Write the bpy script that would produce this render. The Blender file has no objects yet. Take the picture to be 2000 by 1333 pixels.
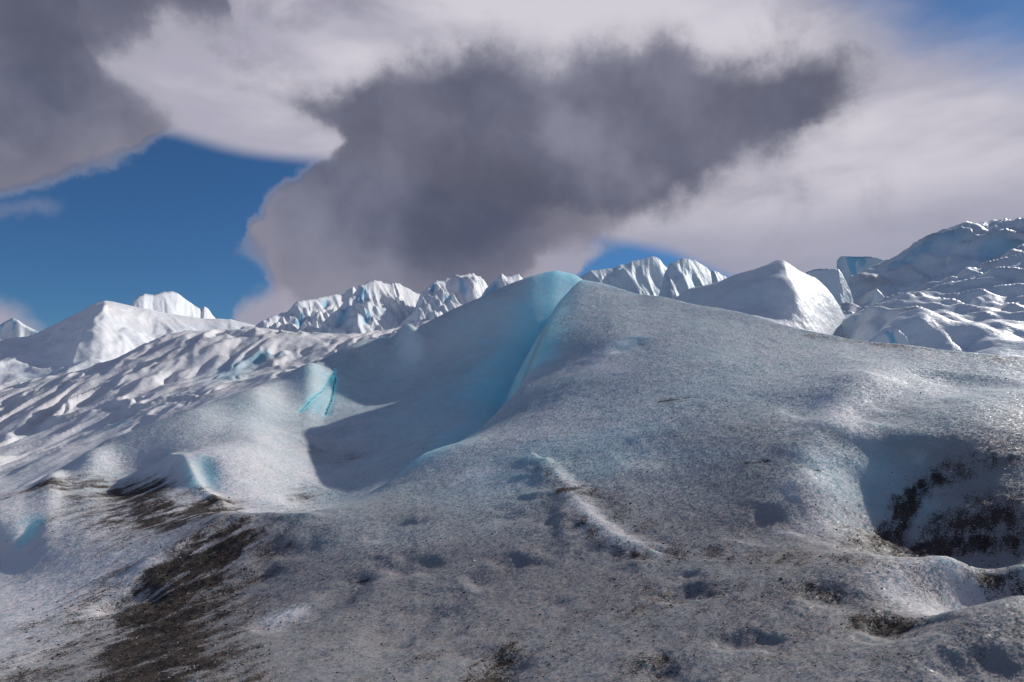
import bpy, math, time
import numpy as np
T0 = time.time()

# ---------------------------------------------------------------- camera
F = 1333.0; CX = 1000.0; CY = 666.5           # the lens in units of the 2000 px wide frame (24 mm)
HC = 1.7                                       # eye height
PITCH = math.atan((800.0 - CY) / F)            # eye level sits at row 800
sc = bpy.context.scene
cam = bpy.data.objects.new('camera', bpy.data.cameras.new('camera'))
sc.collection.objects.link(cam)
cam.location = (0, 0, HC); cam.rotation_euler = (math.pi / 2 + PITCH, 0, 0)
cam.data.lens = 24.0; cam.data.sensor_width = 36.0
cam.data.clip_start = 0.1; cam.data.clip_end = 20000
sc.camera = cam
sc.cycles.max_bounces = 6; sc.cycles.diffuse_bounces = 3; sc.cycles.glossy_bounces = 2
sc.cycles.use_adaptive_sampling = True; sc.cycles.adaptive_threshold = 0.02

# ---------------------------------------------------------------- light
SUN_AZ = math.radians(51)                      # clockwise from the view direction: from the right, a little beyond
SUN_EL = math.radians(27)
sd = (math.sin(SUN_AZ) * math.cos(SUN_EL), math.cos(SUN_AZ) * math.cos(SUN_EL), math.sin(SUN_EL))
sun = bpy.data.objects.new('sun', bpy.data.lights.new('sun', 'SUN'))
sc.collection.objects.link(sun)
sun.data.energy = 3.8; sun.data.angle = math.radians(0.5); sun.data.color = (1.0, 0.955, 0.90)
from mathutils import Vector
sun.rotation_euler = Vector(sd).to_track_quat('Z', 'Y').to_euler()
sc.view_settings.view_transform = 'Standard'; sc.view_settings.look = 'None'
sc.view_settings.gamma = 1.0; sc.view_settings.exposure = 0.0
sc.view_settings.use_curve_mapping = False


def ray(px, py):
    """pixel -> (x/y, z/y) of its view ray"""
    dx = (px - CX) / F; dy = (CY - py) / F
    Y = math.cos(PITCH) - dy * math.sin(PITCH)
    return dx / Y, (math.sin(PITCH) + dy * math.cos(PITCH)) / Y


def azel(px, py):
    s, e = ray(px, py)
    return math.atan(s), math.atan(e / math.sqrt(1 + s * s))


# ---------------------------------------------------------------- sky
class NT:
    """small helper round a node tree"""
    def __init__(self, tree): self.t = tree; self.n = tree.nodes; self.l = tree.links
    def new(self, kind, **kw):
        nd = self.n.new(kind)
        for k, v in kw.items(): setattr(nd, k, v)
        return nd
    def put(self, sock, v):
        if v is None: return
        if isinstance(v, bpy.types.NodeSocket): self.l.new(v, sock)
        else: sock.default_value = v
    def m(self, op, a, b=None, c=None, clamp=False):
        nd = self.new('ShaderNodeMath', operation=op, use_clamp=clamp)
        for i, v in enumerate((a, b, c)): self.put(nd.inputs[i], v)
        return nd.outputs[0]
    def vm(self, op, a, b=None, scale=None):
        nd = self.new('ShaderNodeVectorMath', operation=op)
        self.put(nd.inputs[0], a)
        if b is not None: self.put(nd.inputs[1], b)
        if scale is not None: self.put(nd.inputs['Scale'], scale)
        return nd.outputs['Value'] if op in ('LENGTH', 'DOT_PRODUCT') else nd.outputs[0]
    def noise(self, vec, scale, detail=4, rough=0.55, dist=0.0, out='Fac', lac=2.0):
        nd = self.new('ShaderNodeTexNoise')
        self.put(nd.inputs['Vector'], vec); nd.inputs['Scale'].default_value = scale
        nd.inputs['Detail'].default_value = detail; nd.inputs['Roughness'].default_value = rough
        nd.inputs['Lacunarity'].default_value = lac; nd.inputs['Distortion'].default_value = dist
        return nd.outputs[out]
    def voro(self, vec, scale, out='Color', feature='F1', rnd=1.0):
        nd = self.new('ShaderNodeTexVoronoi', feature=feature)
        self.put(nd.inputs['Vector'], vec); nd.inputs['Scale'].default_value = scale
        nd.inputs['Randomness'].default_value = rnd
        return nd.outputs[out]
    def step(self, x, a, b, to0=0.0, to1=1.0):
        nd = self.new('ShaderNodeMapRange', interpolation_type='SMOOTHSTEP')
        self.put(nd.inputs[0], x); self.put(nd.inputs[1], a); self.put(nd.inputs[2], b)
        nd.inputs[3].default_value = to0; nd.inputs[4].default_value = to1
        return nd.outputs[0]
    def mix(self, f, a, b):
        nd = self.new('ShaderNodeMix', data_type='RGBA')
        self.put(nd.inputs[0], f)
        self.put(nd.inputs[6], a if isinstance(a, bpy.types.NodeSocket) else (*a, 1))
        self.put(nd.inputs[7], b if isinstance(b, bpy.types.NodeSocket) else (*b, 1))
        return nd.outputs[2]
    def curve(self, x, pts):
        """y = f(x) through the points; x and y in radians within +-1"""
        nd = self.new('ShaderNodeFloatCurve'); c = nd.mapping.curves[0]
        nd.mapping.extend = 'HORIZONTAL'
        P = [((a + 1) / 2, (b + 1) / 2) for a, b in pts]
        while len(c.points) < len(P): c.points.new(0.5, 0.5)
        for q, (a, b) in zip(c.points, P): q.location = (a, b); q.handle_type = 'VECTOR'
        nd.mapping.use_clip = False; nd.mapping.update()
        self.put(nd.inputs['Value'], self.m('MULTIPLY_ADD', x, 0.5, 0.5))
        return self.m('MULTIPLY_ADD', nd.outputs[0], 2.0, -1.0)


def build_sky():
    w = bpy.data.worlds.new('World'); sc.world = w; w.use_nodes = True
    t = NT(w.node_tree); t.n.clear()
    w.cycles.sampling_method = 'MANUAL'; w.cycles.sample_map_resolution = 256
    tc = t.new('ShaderNodeTexCoord').outputs['Generated']
    sp = t.new('ShaderNodeSeparateXYZ'); t.l.new(tc, sp.inputs[0])
    X, Y, Z = sp.outputs
    az0 = t.m('ARCTAN2', X, Y)
    el0 = t.m('ARCSINE', Z, clamp=False)
    # turbulence of the air: the cloud outlines are pushed about by fractal noise
    def warp(scale, amp, detail=6, rough=0.6):
        c = t.noise(tc, scale, detail, rough, out='Color')
        s = t.new('ShaderNodeSeparateColor'); t.l.new(c, s.inputs[0])
        return (t.m('MULTIPLY', t.m('SUBTRACT', s.outputs[0], .5), amp),
                t.m('MULTIPLY', t.m('SUBTRACT', s.outputs[1], .5), amp))
    wa, we = warp(5.5, 0.13, 11, 0.58)
    az = t.m('ADD', az0, wa); el = t.m('ADD', el0, we)
    frac = t.m('SUBTRACT', t.noise(tc, 8.0, 11, 0.60, 0.0), .5)
    wa2, we2 = warp(2.2, 0.05, 2, 0.4)
    azs = t.m('ADD', az0, wa2); els = t.m('ADD', el0, we2)
    def C(pts): return [azel(*p) for p in pts]
    def cloud(azx, elx, top, bot, soft_t, soft_b):
        """cover between two outlines; returns cover 0..1 and the depth inside it"""
        T, B = C(top), C(bot)
        T = [(T[0][0] - .03, B[0][1] - .12)] + T + [(T[-1][0] + .03, B[-1][1] - .12)]
        dt = t.m('SUBTRACT', t.curve(azx, T), elx)
        db = t.m('SUBTRACT', elx, t.curve(azx, B))
        a = t.step(t.m('MULTIPLY_ADD', frac, soft_t * .8, dt), -soft_t * .4, soft_t)
        b = t.step(t.m('MULTIPLY_ADD', frac, soft_b * .6, db), -soft_b * .4, soft_b)
        return t.m('MULTIPLY', a, b), dt, db
    # clear sky
    sky = t.new('ShaderNodeTexSky', sky_type='NISHITA', sun_disc=False)
    sky.sun_elevation = SUN_EL; sky.sun_rotation = SUN_AZ
    sky.air_density = 1.0; sky.dust_density = 0.3; sky.ozone_density = 3.0; sky.altitude = 1200
    blue = t.vm('MULTIPLY', sky.outputs[0], (0.47, 0.80, 1.10))
    col = t.vm('SCALE', blue, scale=0.062)
    # high white veil
    dv = t.m('SUBTRACT', els, t.curve(azs, C([(-1400, -500), (-300, -80), (150, 190), (330, 255), (480, 292), (640, 320), (800, 360), (1000, 420), (1180, 468), (1310, 500), (1420, 548), (1700, 640), (2100, 760), (3600, 790)])))
    veil = t.step(dv, -0.004, 0.022)
    streak = t.new('ShaderNodeMapping'); streak.inputs['Rotation'].default_value = (0, 0.35, 0)
    streak.inputs['Scale'].default_value = (1.0, 1.0, 3.2); t.l.new(tc, streak.inputs[0])
    sn = t.noise(streak.outputs[0], 3.2, 5, 0.5)
    # it thins out in the upper right
    thin = t.step(t.m('ADD', t.m('SUBTRACT', els, t.curve(azs, C([(-2500, -1500), (600, -1200), (1250, -210), (1500, -50), (1750, 60), (2000, 120), (2300, 120), (3500, -700)]))), t.m('MULTIPLY', t.m('SUBTRACT', sn, .5), .25)), -0.07, 0.09)
    veil = t.m('MULTIPLY', veil, t.m('MULTIPLY_ADD', thin, -0.96, 1.0))
    vb = t.step(t.noise(streak.outputs[0], 2.9, 4, 0.5), 0.38, 0.62)
    vlow = t.step(els, azel(1700, 470)[1], azel(1700, 330)[1])
    vcol = t.mix(vb, (0.42, 0.41, 0.50), (0.64, 0.61, 0.68))
    vcol = t.mix(t.m('MULTIPLY_ADD', vlow, -0.75, 0.75), vcol, (0.305, 0.315, 0.42))
    col = t.mix(veil, col, vcol)
    # torn grey wisps under the veil
    wi = t.m('MULTIPLY', t.step(t.noise(tc, 4.2, 9, 0.62, 0.5), .54, .74), t.step(t.noise(tc, 1.9, 2, 0.5), .42, .6))
    col = t.mix(t.m('MULTIPLY', t.m('MULTIPLY', wi, veil), .55), col, (0.20, 0.20, 0.26))
    # thick grey clouds
    n1 = t.noise(tc, 2.6, 5, 0.5); n2 = t.noise(tc, 6.5, 7, 0.6)
    body = t.m('ADD', t.m('MULTIPLY', n1, .65), t.m('MULTIPLY', n2, .35))
    dark = t.mix(t.step(body, .38, .64), (0.090, 0.099, 0.152), (0.195, 0.20, 0.27))
    # the lobes turn a brighter side to the sun
    lit = t.m('SUBTRACT', t.noise(tc, 3.4, 5, 0.5), t.noise(t.vm('ADD', tc, (0.05, 0.0, 0.06)), 3.4, 5, 0.5))
    dark = t.mix(t.step(lit, 0.0, .20, 0, .40), dark, (0.33, 0.335, 0.42))
    dark = t.mix(t.step(lit, .0, -.20, 0, .45), dark, (0.070, 0.076, 0.115))
    up = cloud(az, el,
        [(480, 222), (540, 200), (620, 150), (700, 112), (745, 72), (800, 74), (850, 100), (900, 78), (960, 62), (1050, 84), (1100, 90), (1190, 46), (1300, 8), (1360, 46), (1400, 80), (1450, 92), (1520, 72), (1600, 58), (1660, 30), (1710, 45), (1745, 100), (1760, 130)],
        [(480, 226), (540, 238), (600, 256), (650, 280), (670, 310), (720, 400), (900, 460), (1300, 400), (1500, 330), (1600, 270), (1680, 200), (1740, 125), (1760, 120)], 0.060, 0.035)
    lo = cloud(az, el,
        [(440, 490), (468, 468), (480, 432), (520, 388), (600, 345), (660, 300), (720, 230), (900, 180), (1300, 150), (1560, 240), (1640, 250), (1680, 260)],
        [(440, 480), (468, 485), (500, 512), (525, 540), (515, 570) if False else (530, 570), (560, 640), (800, 700), (990, 640), (1060, 560), (1130, 522), (1175, 478), (1250, 432), (1400, 385), (1500, 340), (1600, 280), (1680, 215)], 0.02, 0.045)
    left = cloud(az, el,
        [(-1500, -3000), (-200, -3000), (60, -1200), (120, -150), (190, 70), (240, 105), (280, 140), (330, 185), (352, 222), (365, 240)],
        [(-1500, 760), (-300, 520), (0, 394), (60, 380), (130, 354), (200, 326), (270, 291), (335, 250), (352, 236), (365, 230)], 0.06, 0.02)
    left2 = cloud(az, el,
        [(-300, -3000), (60, -2500), (200, -900), (340, -600), (430, -200), (470, 20), (480, 60)],
        [(-300, 200), (60, 170), (180, 135), (260, 100), (330, 85), (420, 95), (470, 75), (480, 60)], 0.05, 0.05)
    fade = t.step(az, azel(1790, 80)[0], azel(1560, 80)[0], .12, 1.0)
    m = t.m('MAXIMUM', t.m('MULTIPLY', fade, t.m('MAXIMUM', up[0], lo[0])), t.m('MAXIMUM', left[0], t.m('MULTIPLY', left2[0], .95)))
    # torn, wispy rims
    wsp = t.m('SUBTRACT', t.noise(tc, 17.0, 9, 0.66), .5)
    m = t.m('MULTIPLY_ADD', t.m('MULTIPLY', t.m('MULTIPLY', m, t.m('SUBTRACT', 1.0, m)), 4.5), wsp, m, clamp=True)
    # thinner, lighter towards the lower rim
    rim = t.m('MAXIMUM', t.step(lo[2], 0.16, 0.0), 0.0)
    rim = t.m('MULTIPLY', rim, t.m('MULTIPLY', lo[0], t.step(up[0], 0.9, 0.3)))
    lrim = t.m('MULTIPLY', t.step(left[2], 0.10, 0.0), left[0])
    dcol = t.mix(t.m('MULTIPLY', t.m('MAXIMUM', rim, t.m('MULTIPLY', lrim, .6)), 0.75), dark, (0.30, 0.285, 0.345))
    # thin edges let the sun through
    dcol = t.mix(t.step(m, .85, .15), dcol, (0.37, 0.365, 0.42))
    col = t.mix(t.m('MULTIPLY', m, 0.97), col, dcol)
    # small bright cumulus scraps low over the ice and at the left
    for top, bot, k in (
        ([(-300, 470), (-60, 425), (0, 412), (60, 395), (110, 393), (138, 405), (145, 414)], [(-300, 500), (-60, 450), (0, 438), (60, 425), (110, 418), (138, 410), (145, 412)], .8),
        ([(-500, 590), (-200, 560), (0, 568), (40, 578), (60, 592), (80, 605), (105, 625), (120, 640)], [(-500, 800), (0, 800), (100, 760), (120, 650)], .95),
        ([(455, 640), (470, 600), (495, 580), (530, 562), (570, 560), (610, 600)], [(455, 650), (480, 720), (600, 720), (610, 610)], .9),
        ([(1000, 560), (1040, 500), (1100, 470), (1150, 458), (1172, 462), (1182, 480)], [(1000, 700), (1080, 640), (1130, 530), (1160, 505), (1182, 484)], .8)):
        c = cloud(az, el, top, bot, 0.03, 0.02)
        col = t.mix(t.m('MULTIPLY', c[0], k), col, t.mix(n2, (0.30, 0.285, 0.37), (0.48, 0.45, 0.52)))
    # below eye level only ice bounces light back
    col = t.mix(t.step(el0, -0.02, -0.1), col, (0.16, 0.17, 0.19))
    bg = t.new('ShaderNodeBackground'); out = t.new('ShaderNodeOutputWorld')
    t.put(bg.inputs[0], col); bg.inputs[1].default_value = 1.0
    t.l.new(bg.outputs[0], out.inputs[0])


build_sky()

# ---------------------------------------------------------------- numpy noise
_rng = np.random.default_rng(11)
_P = np.concatenate([_rng.permutation(1024)] * 3).astype(np.int32)
_G = np.stack([np.cos(np.arange(1024) * 2.399963), np.sin(np.arange(1024) * 2.399963)], -1).astype(np.float32)


def perlin(x, y, seed=0):
    x = x + seed * 37.17; y = y + seed * 91.73
    xi = np.floor(x).astype(np.int32); yi = np.floor(y).astype(np.int32)
    xf = (x - xi).astype(np.float32); yf = (y - yi).astype(np.float32)
    xi &= 1023; yi &= 1023; x1 = (xi + 1) & 1023; y1 = (yi + 1) & 1023
    u = xf * xf * xf * (xf * (xf * 6 - 15) + 10); v = yf * yf * yf * (yf * (yf * 6 - 15) + 10)
    def g(a, b, dx, dy):
        q = _G[_P[_P[a] + b]]
        return q[..., 0] * dx + q[..., 1] * dy
    n00 = g(xi, yi, xf, yf); n10 = g(x1, yi, xf - 1, yf)
    n01 = g(xi, y1, xf, yf - 1); n11 = g(x1, y1, xf - 1, yf - 1)
    a = n00 + u * (n10 - n00); b = n01 + u * (n11 - n01)
    return (a + v * (b - a)) * 1.5


def fbm(x, y, o=4, gain=.5, seed=0):
    r = 0; a = 1.0; f = 1.0
    for i in range(o):
        r = r + a * perlin(x * f, y * f, seed + i * 7); a *= gain; f *= 2.03
    return r


def ridged(x, y, o=4, gain=.5, seed=0):
    r = 0; a = 1.0; f = 1.0
    for i in range(o):
        r = r + a * (1 - np.abs(perlin(x * f, y * f, seed + i * 7)) * 1.6); a *= gain; f *= 2.03
    return r


def worley(x, y, seed=0, jitter=.9, k=0):
    """distance to the nearest cell point: cups with sharp rims between them"""
    xi = np.floor(x).astype(np.int32); yi = np.floor(y).astype(np.int32)
    best = np.full(x.shape, 9.0, np.float32)
    for i in (-1, 0, 1):
        for j in (-1, 0, 1):
            a = (xi + i + seed * 13) & 1023; b = (yi + j + seed * 29) & 1023
            h = _P[_P[a] + b]
            jx = ((h * 73) & 1023) / 1023.0; jy = ((h * 191 + 57) & 1023) / 1023.0
            dx = xi + i + .5 + (jx - .5) * jitter - x; dy = yi + j + .5 + (jy - .5) * jitter - y
            d2 = (dx * dx + dy * dy).astype(np.float32)
            if k: acc = (acc if i + j > -2 else 0) + np.exp(-k * np.sqrt(d2))
            best = np.minimum(best, d2)
    return -np.log(acc) / k + .1 if k else np.sqrt(best)


def sstep(a, b, x):
    k = np.clip((x - a) / (b - a), 0, 1); return k * k * (3 - 2 * k)


# ---------------------------------------------------------------- meshes
def add_mesh(name, verts, quads, mat, attrs=None, normals=None, parent=None, tris=None):
    me = bpy.data.meshes.new(name)
    fl = quads if quads is not None else tris
    k = fl.shape[1]
    me.vertices.add(len(verts)); me.vertices.foreach_set('co', np.ascontiguousarray(verts, np.float32).ravel())
    me.loops.add(fl.size); me.loops.foreach_set('vertex_index', np.ascontiguousarray(fl, np.int32).ravel())
    me.polygons.add(len(fl)); me.polygons.foreach_set('loop_start', np.arange(0, fl.size, k, dtype=np.int32))
    me.update(calc_edges=True)
    me.polygons.foreach_set('use_smooth', np.ones(len(fl), bool) if quads is not None else np.zeros(len(fl), bool))
    for an, av in (attrs or {}).items():
        at_ = me.attributes.new(an, 'FLOAT', 'POINT'); at_.data.foreach_set('value', np.ascontiguousarray(av, np.float32).ravel())
    if normals is not None: me.normals_split_custom_set_from_vertices(normals.astype(np.float32))
    me.materials.append(mat)
    o = bpy.data.objects.new(name, me); sc.collection.objects.link(o)
    if parent: o.parent = parent
    return o


def tag(o, label=None, cat=None, group=None, kind=None):
    if label: o['label'] = label
    if cat: o['category'] = cat
    if group: o['group'] = group
    if kind: o['kind'] = kind
    return o


def grid_quads(ns, nt):
    i = np.arange(ns - 1)[:, None]; j = np.arange(nt - 1)[None, :]
    a = i * nt + j
    return np.stack([a, a + nt, a + nt + 1, a + 1], -1).reshape(-1, 4)


def grid_normals(V):
    du = np.gradient(V, axis=0); dv = np.gradient(V, axis=1)
    n = np.cross(du, dv); n /= np.linalg.norm(n, axis=-1, keepdims=True) + 1e-12
    n[n[..., 2] < 0] *= -1
    return n


def rbf_fit(P, v, smooth=1e-5):
    P = np.asarray(P, float); n = len(P)
    d = np.linalg.norm(P[:, None] - P[None], axis=-1)
    K = np.where(d > 0, d * d * np.log(d + 1e-12), 0) + np.eye(n) * smooth
    A = np.zeros((n + 3, n + 3)); A[:n, :n] = K; A[:n, n] = 1; A[:n, n + 1:] = P; A[n, :n] = 1; A[n + 1:, :n] = P.T
    w = np.linalg.solve(A, np.concatenate([v, np.zeros(3)]))
    return P, w


def rbf_eval(fit, S, T):
    P, w = fit; n = len(P); r = w[n] + w[n + 1] * S + w[n + 2] * T
    for k in range(n):
        d2 = (S - P[k, 0]) ** 2 + (T - P[k, 1]) ** 2
        r = r + w[k] * 0.5 * d2 * np.log(d2 + 1e-14)
    return r


def upmat(nc, nf):
    """Catmull-Rom interpolation matrix from nc samples to nf"""
    x = np.linspace(0, nc - 1, nf); i = np.minimum(np.floor(x).astype(int), nc - 2); f = x - i
    M = np.zeros((nf, nc))
    ws = (-.5 * f + f ** 2 - .5 * f ** 3, 1 - 2.5 * f ** 2 + 1.5 * f ** 3, .5 * f + 2 * f ** 2 - 1.5 * f ** 3, -.5 * f ** 2 + .5 * f ** 3)
    for k, wk in zip((-1, 0, 1, 2), ws):
        np.add.at(M, (np.arange(nf), np.clip(i + k, 0, nc - 1)), wk)
    return M


class Land:
    """a stretch of ice as a height field on a fan-shaped grid: columns are compass bearings, rows are distances"""
    def __init__(self, s0, s1, y0, y1, ns, nt):
        self.s = np.linspace(s0, s1, ns); self.t = np.linspace(math.log(y0), math.log(y1), nt)
        self.ns, self.nt = ns, nt
        S, T = np.meshgrid(self.s, self.t, indexing='ij')
        self.Y = np.exp(T); self.X = S * self.Y; self.S = S; self.T = T
        self.Z = np.zeros_like(S); self.att = {q: np.zeros(S.shape, np.float32) for q in ('dirt', 'blue', 'white', 'dust_shade')}
    def fit(self, pts, extra=(), cs=160, ct=160, smooth=1e-5):
        """pts: (px, py, distance) seen; extra: (px at eye level, distance, height) unseen"""
        P = []; v = []
        for px, py, y in pts:
            s, e = ray(px, py); P.append((s, math.log(y))); v.append(HC + e * y)
        for px, y, z in extra:
            P.append(((px - CX) / F, math.log(y))); v.append(z)
        f = rbf_fit(P, np.array(v), smooth)
        S, T = np.meshgrid(np.linspace(self.s[0], self.s[-1], cs), np.linspace(self.t[0], self.t[-1], ct), indexing='ij')
        self.Z = upmat(cs, self.ns) @ rbf_eval(f, S, T) @ upmat(ct, self.nt).T
    def hit(self, px, py):
        s, e = ray(px, py)
        i = int(np.clip(round((s - self.s[0]) / (self.s[1] - self.s[0])), 0, self.ns - 1))
        q = (self.Z[i] - HC) / self.Y[i]
        w = np.nonzero(q >= e)[0]
        j = int(w[0]) if len(w) else int(np.argmax(q))
        return self.X[i, j], self.Y[i, j]
    def dist(self, poly, reach):
        """distance from the grid to a polyline of pixels that lie on the surface, inside a box only"""
        Q = [self.hit(*p) for p in poly]
        if len(Q) == 1: Q = Q * 2
        a = np.array(Q); lo = a.min(0) - reach; hi = a.max(0) + reach
        m = (self.X > lo[0]) & (self.X < hi[0]) & (self.Y > lo[1]) & (self.Y < hi[1])
        x = self.X[m]; y = self.Y[m]
        best = np.full(x.shape, 1e9); side = np.zeros(x.shape)
        for (x0, y0), (x1, y1) in zip(Q[:-1], Q[1:]):
            dx, dy = x1 - x0, y1 - y0; L = dx * dx + dy * dy + 1e-12
            k = np.clip(((x - x0) * dx + (y - y0) * dy) / L, 0, 1)
            d = np.hypot(x - x0 - k * dx, y - y0 - k * dy)
            cr = np.sign(dx * (y - y0) - dy * (x - x0))
            b = d < best; best = np.where(b, d, best); side = np.where(b, cr, side)
        return m, best, side, x, y
    def stroke(self, poly, w, amp, p=2, wob=.25, other=None):
        """a rib (amp > 0) or furrow / pit (amp < 0) along the polyline; 'other' = width on its right-hand side"""
        m, d, side, x, y = self.dist(poly, max(w, other or 0) * 2.6)
        ww = w if other is None else np.where(side > 0, w, other)
        d = d * (1 + wob * fbm(x / (w * 2.2), y / (w * 2.2), 2, seed=len(poly)))
        self.Z[m] += amp * np.exp(-np.abs(d / ww) ** p)
    def paint(self, name, poly, w, val=1.0, p=2, wob=.5):
        m, d, side, x, y = self.dist(poly, w * 3)
        d = d * (1 + wob * fbm(x / w * .8, y / w * .8, 4, .6, seed=3))
        self.att[name][m] = np.maximum(self.att[name][m], val * np.exp(-np.abs(d / w) ** p))
    def verts(self): return np.stack([self.X, self.Y, self.Z], -1)
    def build(self, name, mat, parent=None):
        V = self.verts()
        return add_mesh(name, V.reshape(-1, 3), grid_quads(self.ns, self.nt), mat, {k: a.ravel() for k, a in self.att.items()}, parent=parent)


# ---------------------------------------------------------------- materials
def ice_material(name, clean, tint, deep, rough=0.5, grain=0.0, gstr=0.6, bump=0.3, bump_scale=4.0, film=0.3, film_scale=0.3, sss=0.0, speck=60.0, grit_scale=90.0, soft=False):
    ma = bpy.data.materials.new(name); ma.use_nodes = True
    t = NT(ma.node_tree); t.n.clear()
    pos = t.new('ShaderNodeNewGeometry').outputs['Position']
    dirt = t.new('ShaderNodeAttribute', attribute_name='dirt').outputs['Fac']
    blue = t.new('ShaderNodeAttribute', attribute_name='blue').outputs['Fac']
    # weathered crust: patches of whiter and clearer ice
    a = t.noise(pos, film_scale, 6, 0.6); b = t.noise(pos, film_scale * 6.5, 5, 0.62)
    col = t.mix(t.step(t.m('ADD', t.m('MULTIPLY', a, .6), t.m('MULTIPLY', b, .4)), .36, .64), tint, clean)
    if grain:
        gc = t.voro(pos, grain, 'Color')
        sp = t.new('ShaderNodeSeparateColor'); t.l.new(gc, sp.inputs[0])
        g2 = t.voro(pos, grain * .37, 'Color')
        sp2 = t.new('ShaderNodeSeparateColor'); t.l.new(g2, sp2.inputs[0])
        k = t.m('ADD', t.m('MULTIPLY', sp.outputs[0], .36), t.m('MULTIPLY', sp2.outputs[0], .16))
        col = t.vm('SCALE', col, scale=t.m('ADD', k, .74))
    # sunlit patches whitened by colour, then clear blue ice in cracks and hollows
    if grain:
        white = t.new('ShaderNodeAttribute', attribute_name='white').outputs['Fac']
        dust_shade = t.new('ShaderNodeAttribute', attribute_name='dust_shade').outputs['Fac']
        col = t.mix(t.m('MULTIPLY', dust_shade, t.m('MULTIPLY_ADD', a, .5, .7), clamp=True), col, (0.250, 0.247, 0.252))  # dusty tint that also puts the foreground's shade into the colour
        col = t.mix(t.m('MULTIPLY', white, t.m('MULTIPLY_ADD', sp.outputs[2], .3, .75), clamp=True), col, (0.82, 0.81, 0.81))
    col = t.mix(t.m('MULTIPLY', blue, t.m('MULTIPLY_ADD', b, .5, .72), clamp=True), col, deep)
    col = t.mix(t.step(blue, 1.0, 1.9), col, tuple(c * .16 for c in deep))  # crack cores darkened by colour to stand in for their shade
    # dust film and specks of grit: every grain of the crust is either clean or covered
    fm = t.m('MULTIPLY', t.step(t.noise(pos, film_scale * 2.3, 7, 0.68, 0.6), .44, .74), film)
    fine = t.noise(pos, speck * .5, 2, 0.7); fine2 = t.noise(pos, speck * .09, 5, 0.65)
    dens = t.m('MULTIPLY', t.m('ADD', dirt, fm), t.m('MULTIPLY_ADD', fine2, 1.5, .25))
    gr = t.voro(pos, grit_scale, 'Color')
    sg = t.new('ShaderNodeSeparateColor'); t.l.new(gr, sg.inputs[0])
    cov = t.step(t.m('SUBTRACT', t.m('ADD', t.m('MULTIPLY_ADD', dens, 1.35, -.42), t.m('MULTIPLY', t.m('SUBTRACT', fine, .5), .5)), sg.outputs[0]), -.22, .32)
    mud = t.mix(t.m('MULTIPLY', sg.outputs[1], t.step(fine2, .3, .75)), (0.010, 0.008, 0.007), (0.14, 0.105, 0.085))
    if soft:
        col = t.mix(t.m('MULTIPLY', dens, .75, clamp=True), col, (0.33, 0.30, 0.29))
    else:
        col = t.mix(t.m('MULTIPLY', dens, .42, clamp=True), col, (0.22, 0.18, 0.155))
        col = t.mix(t.m('MULTIPLY', cov, .92), col, mud)
    bs = t.new('ShaderNodeBsdfPrincipled'); out = t.new('ShaderNodeOutputMaterial')
    t.put(bs.inputs['Base Color'], col)
    bs.inputs['IOR'].default_value = 1.31; bs.inputs['Specular IOR Level'].default_value = .14
    nrm = None
    h = t.m('ADD', t.noise(pos, bump_scale, 5, 0.6), t.m('MULTIPLY', fine, .10))
    bp = t.new('ShaderNodeBump'); bp.inputs['Strength'].default_value = bump; bp.inputs['Distance'].default_value = 0.5 / bump_scale
    t.put(bp.inputs['Height'], h); nrm = bp.outputs[0]
    if grain:
        # every grain of the crust is a small facet that leans its own way
        off = t.vm('SCALE', t.vm('SUBTRACT', gc, (.5, .5, .5)), scale=gstr)
        off2 = t.vm('SCALE', t.vm('SUBTRACT', g2, (.5, .5, .5)), scale=gstr * .5)
        nrm = t.vm('NORMALIZE', t.vm('ADD', nrm, t.vm('ADD', off, off2)))
        t.put(bs.inputs['Roughness'], t.m('MULTIPLY_ADD', t.m('POWER', sp.outputs[1], .4), .5, .32))
    else:
        bs.inputs['Roughness'].default_value = rough
    t.put(bs.inputs['Normal'], nrm)
    if sss:
        t.put(bs.inputs['Subsurface Weight'], t.m('MULTIPLY_ADD', blue, 1 - sss, sss, clamp=True))
        bs.inputs['Subsurface Radius'].default_value = (0.22, 0.75, 1.0)
        t.put(bs.inputs['Subsurface Scale'], t.m('MULTIPLY_ADD', t.m('MINIMUM', blue, 1.0), 1.6, .35))
    t.l.new(bs.outputs[0], out.inputs[0])
    return ma


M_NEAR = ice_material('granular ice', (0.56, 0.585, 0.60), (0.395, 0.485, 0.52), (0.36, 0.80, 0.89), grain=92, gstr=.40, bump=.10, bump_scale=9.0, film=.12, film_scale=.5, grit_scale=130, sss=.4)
M_MID = ice_material('rippled ice', (0.88, 0.865, 0.855), (0.76, 0.775, 0.79), (0.12, 0.50, 0.66), bump=.25, bump_scale=1.6, film=.36, film_scale=.16, speck=9, grit_scale=3.0, soft=True)
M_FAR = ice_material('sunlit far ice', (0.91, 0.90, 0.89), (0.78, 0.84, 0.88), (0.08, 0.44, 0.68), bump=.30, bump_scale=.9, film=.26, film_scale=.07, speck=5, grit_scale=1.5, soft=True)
M_RIGHT = ice_material('blue shaded ice', (0.80, 0.82, 0.84), (0.66, 0.76, 0.81), (0.14, 0.52, 0.70), bump=.35, bump_scale=1.6, film=.32, film_scale=.12, speck=9, grit_scale=3.0, soft=True)

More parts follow.
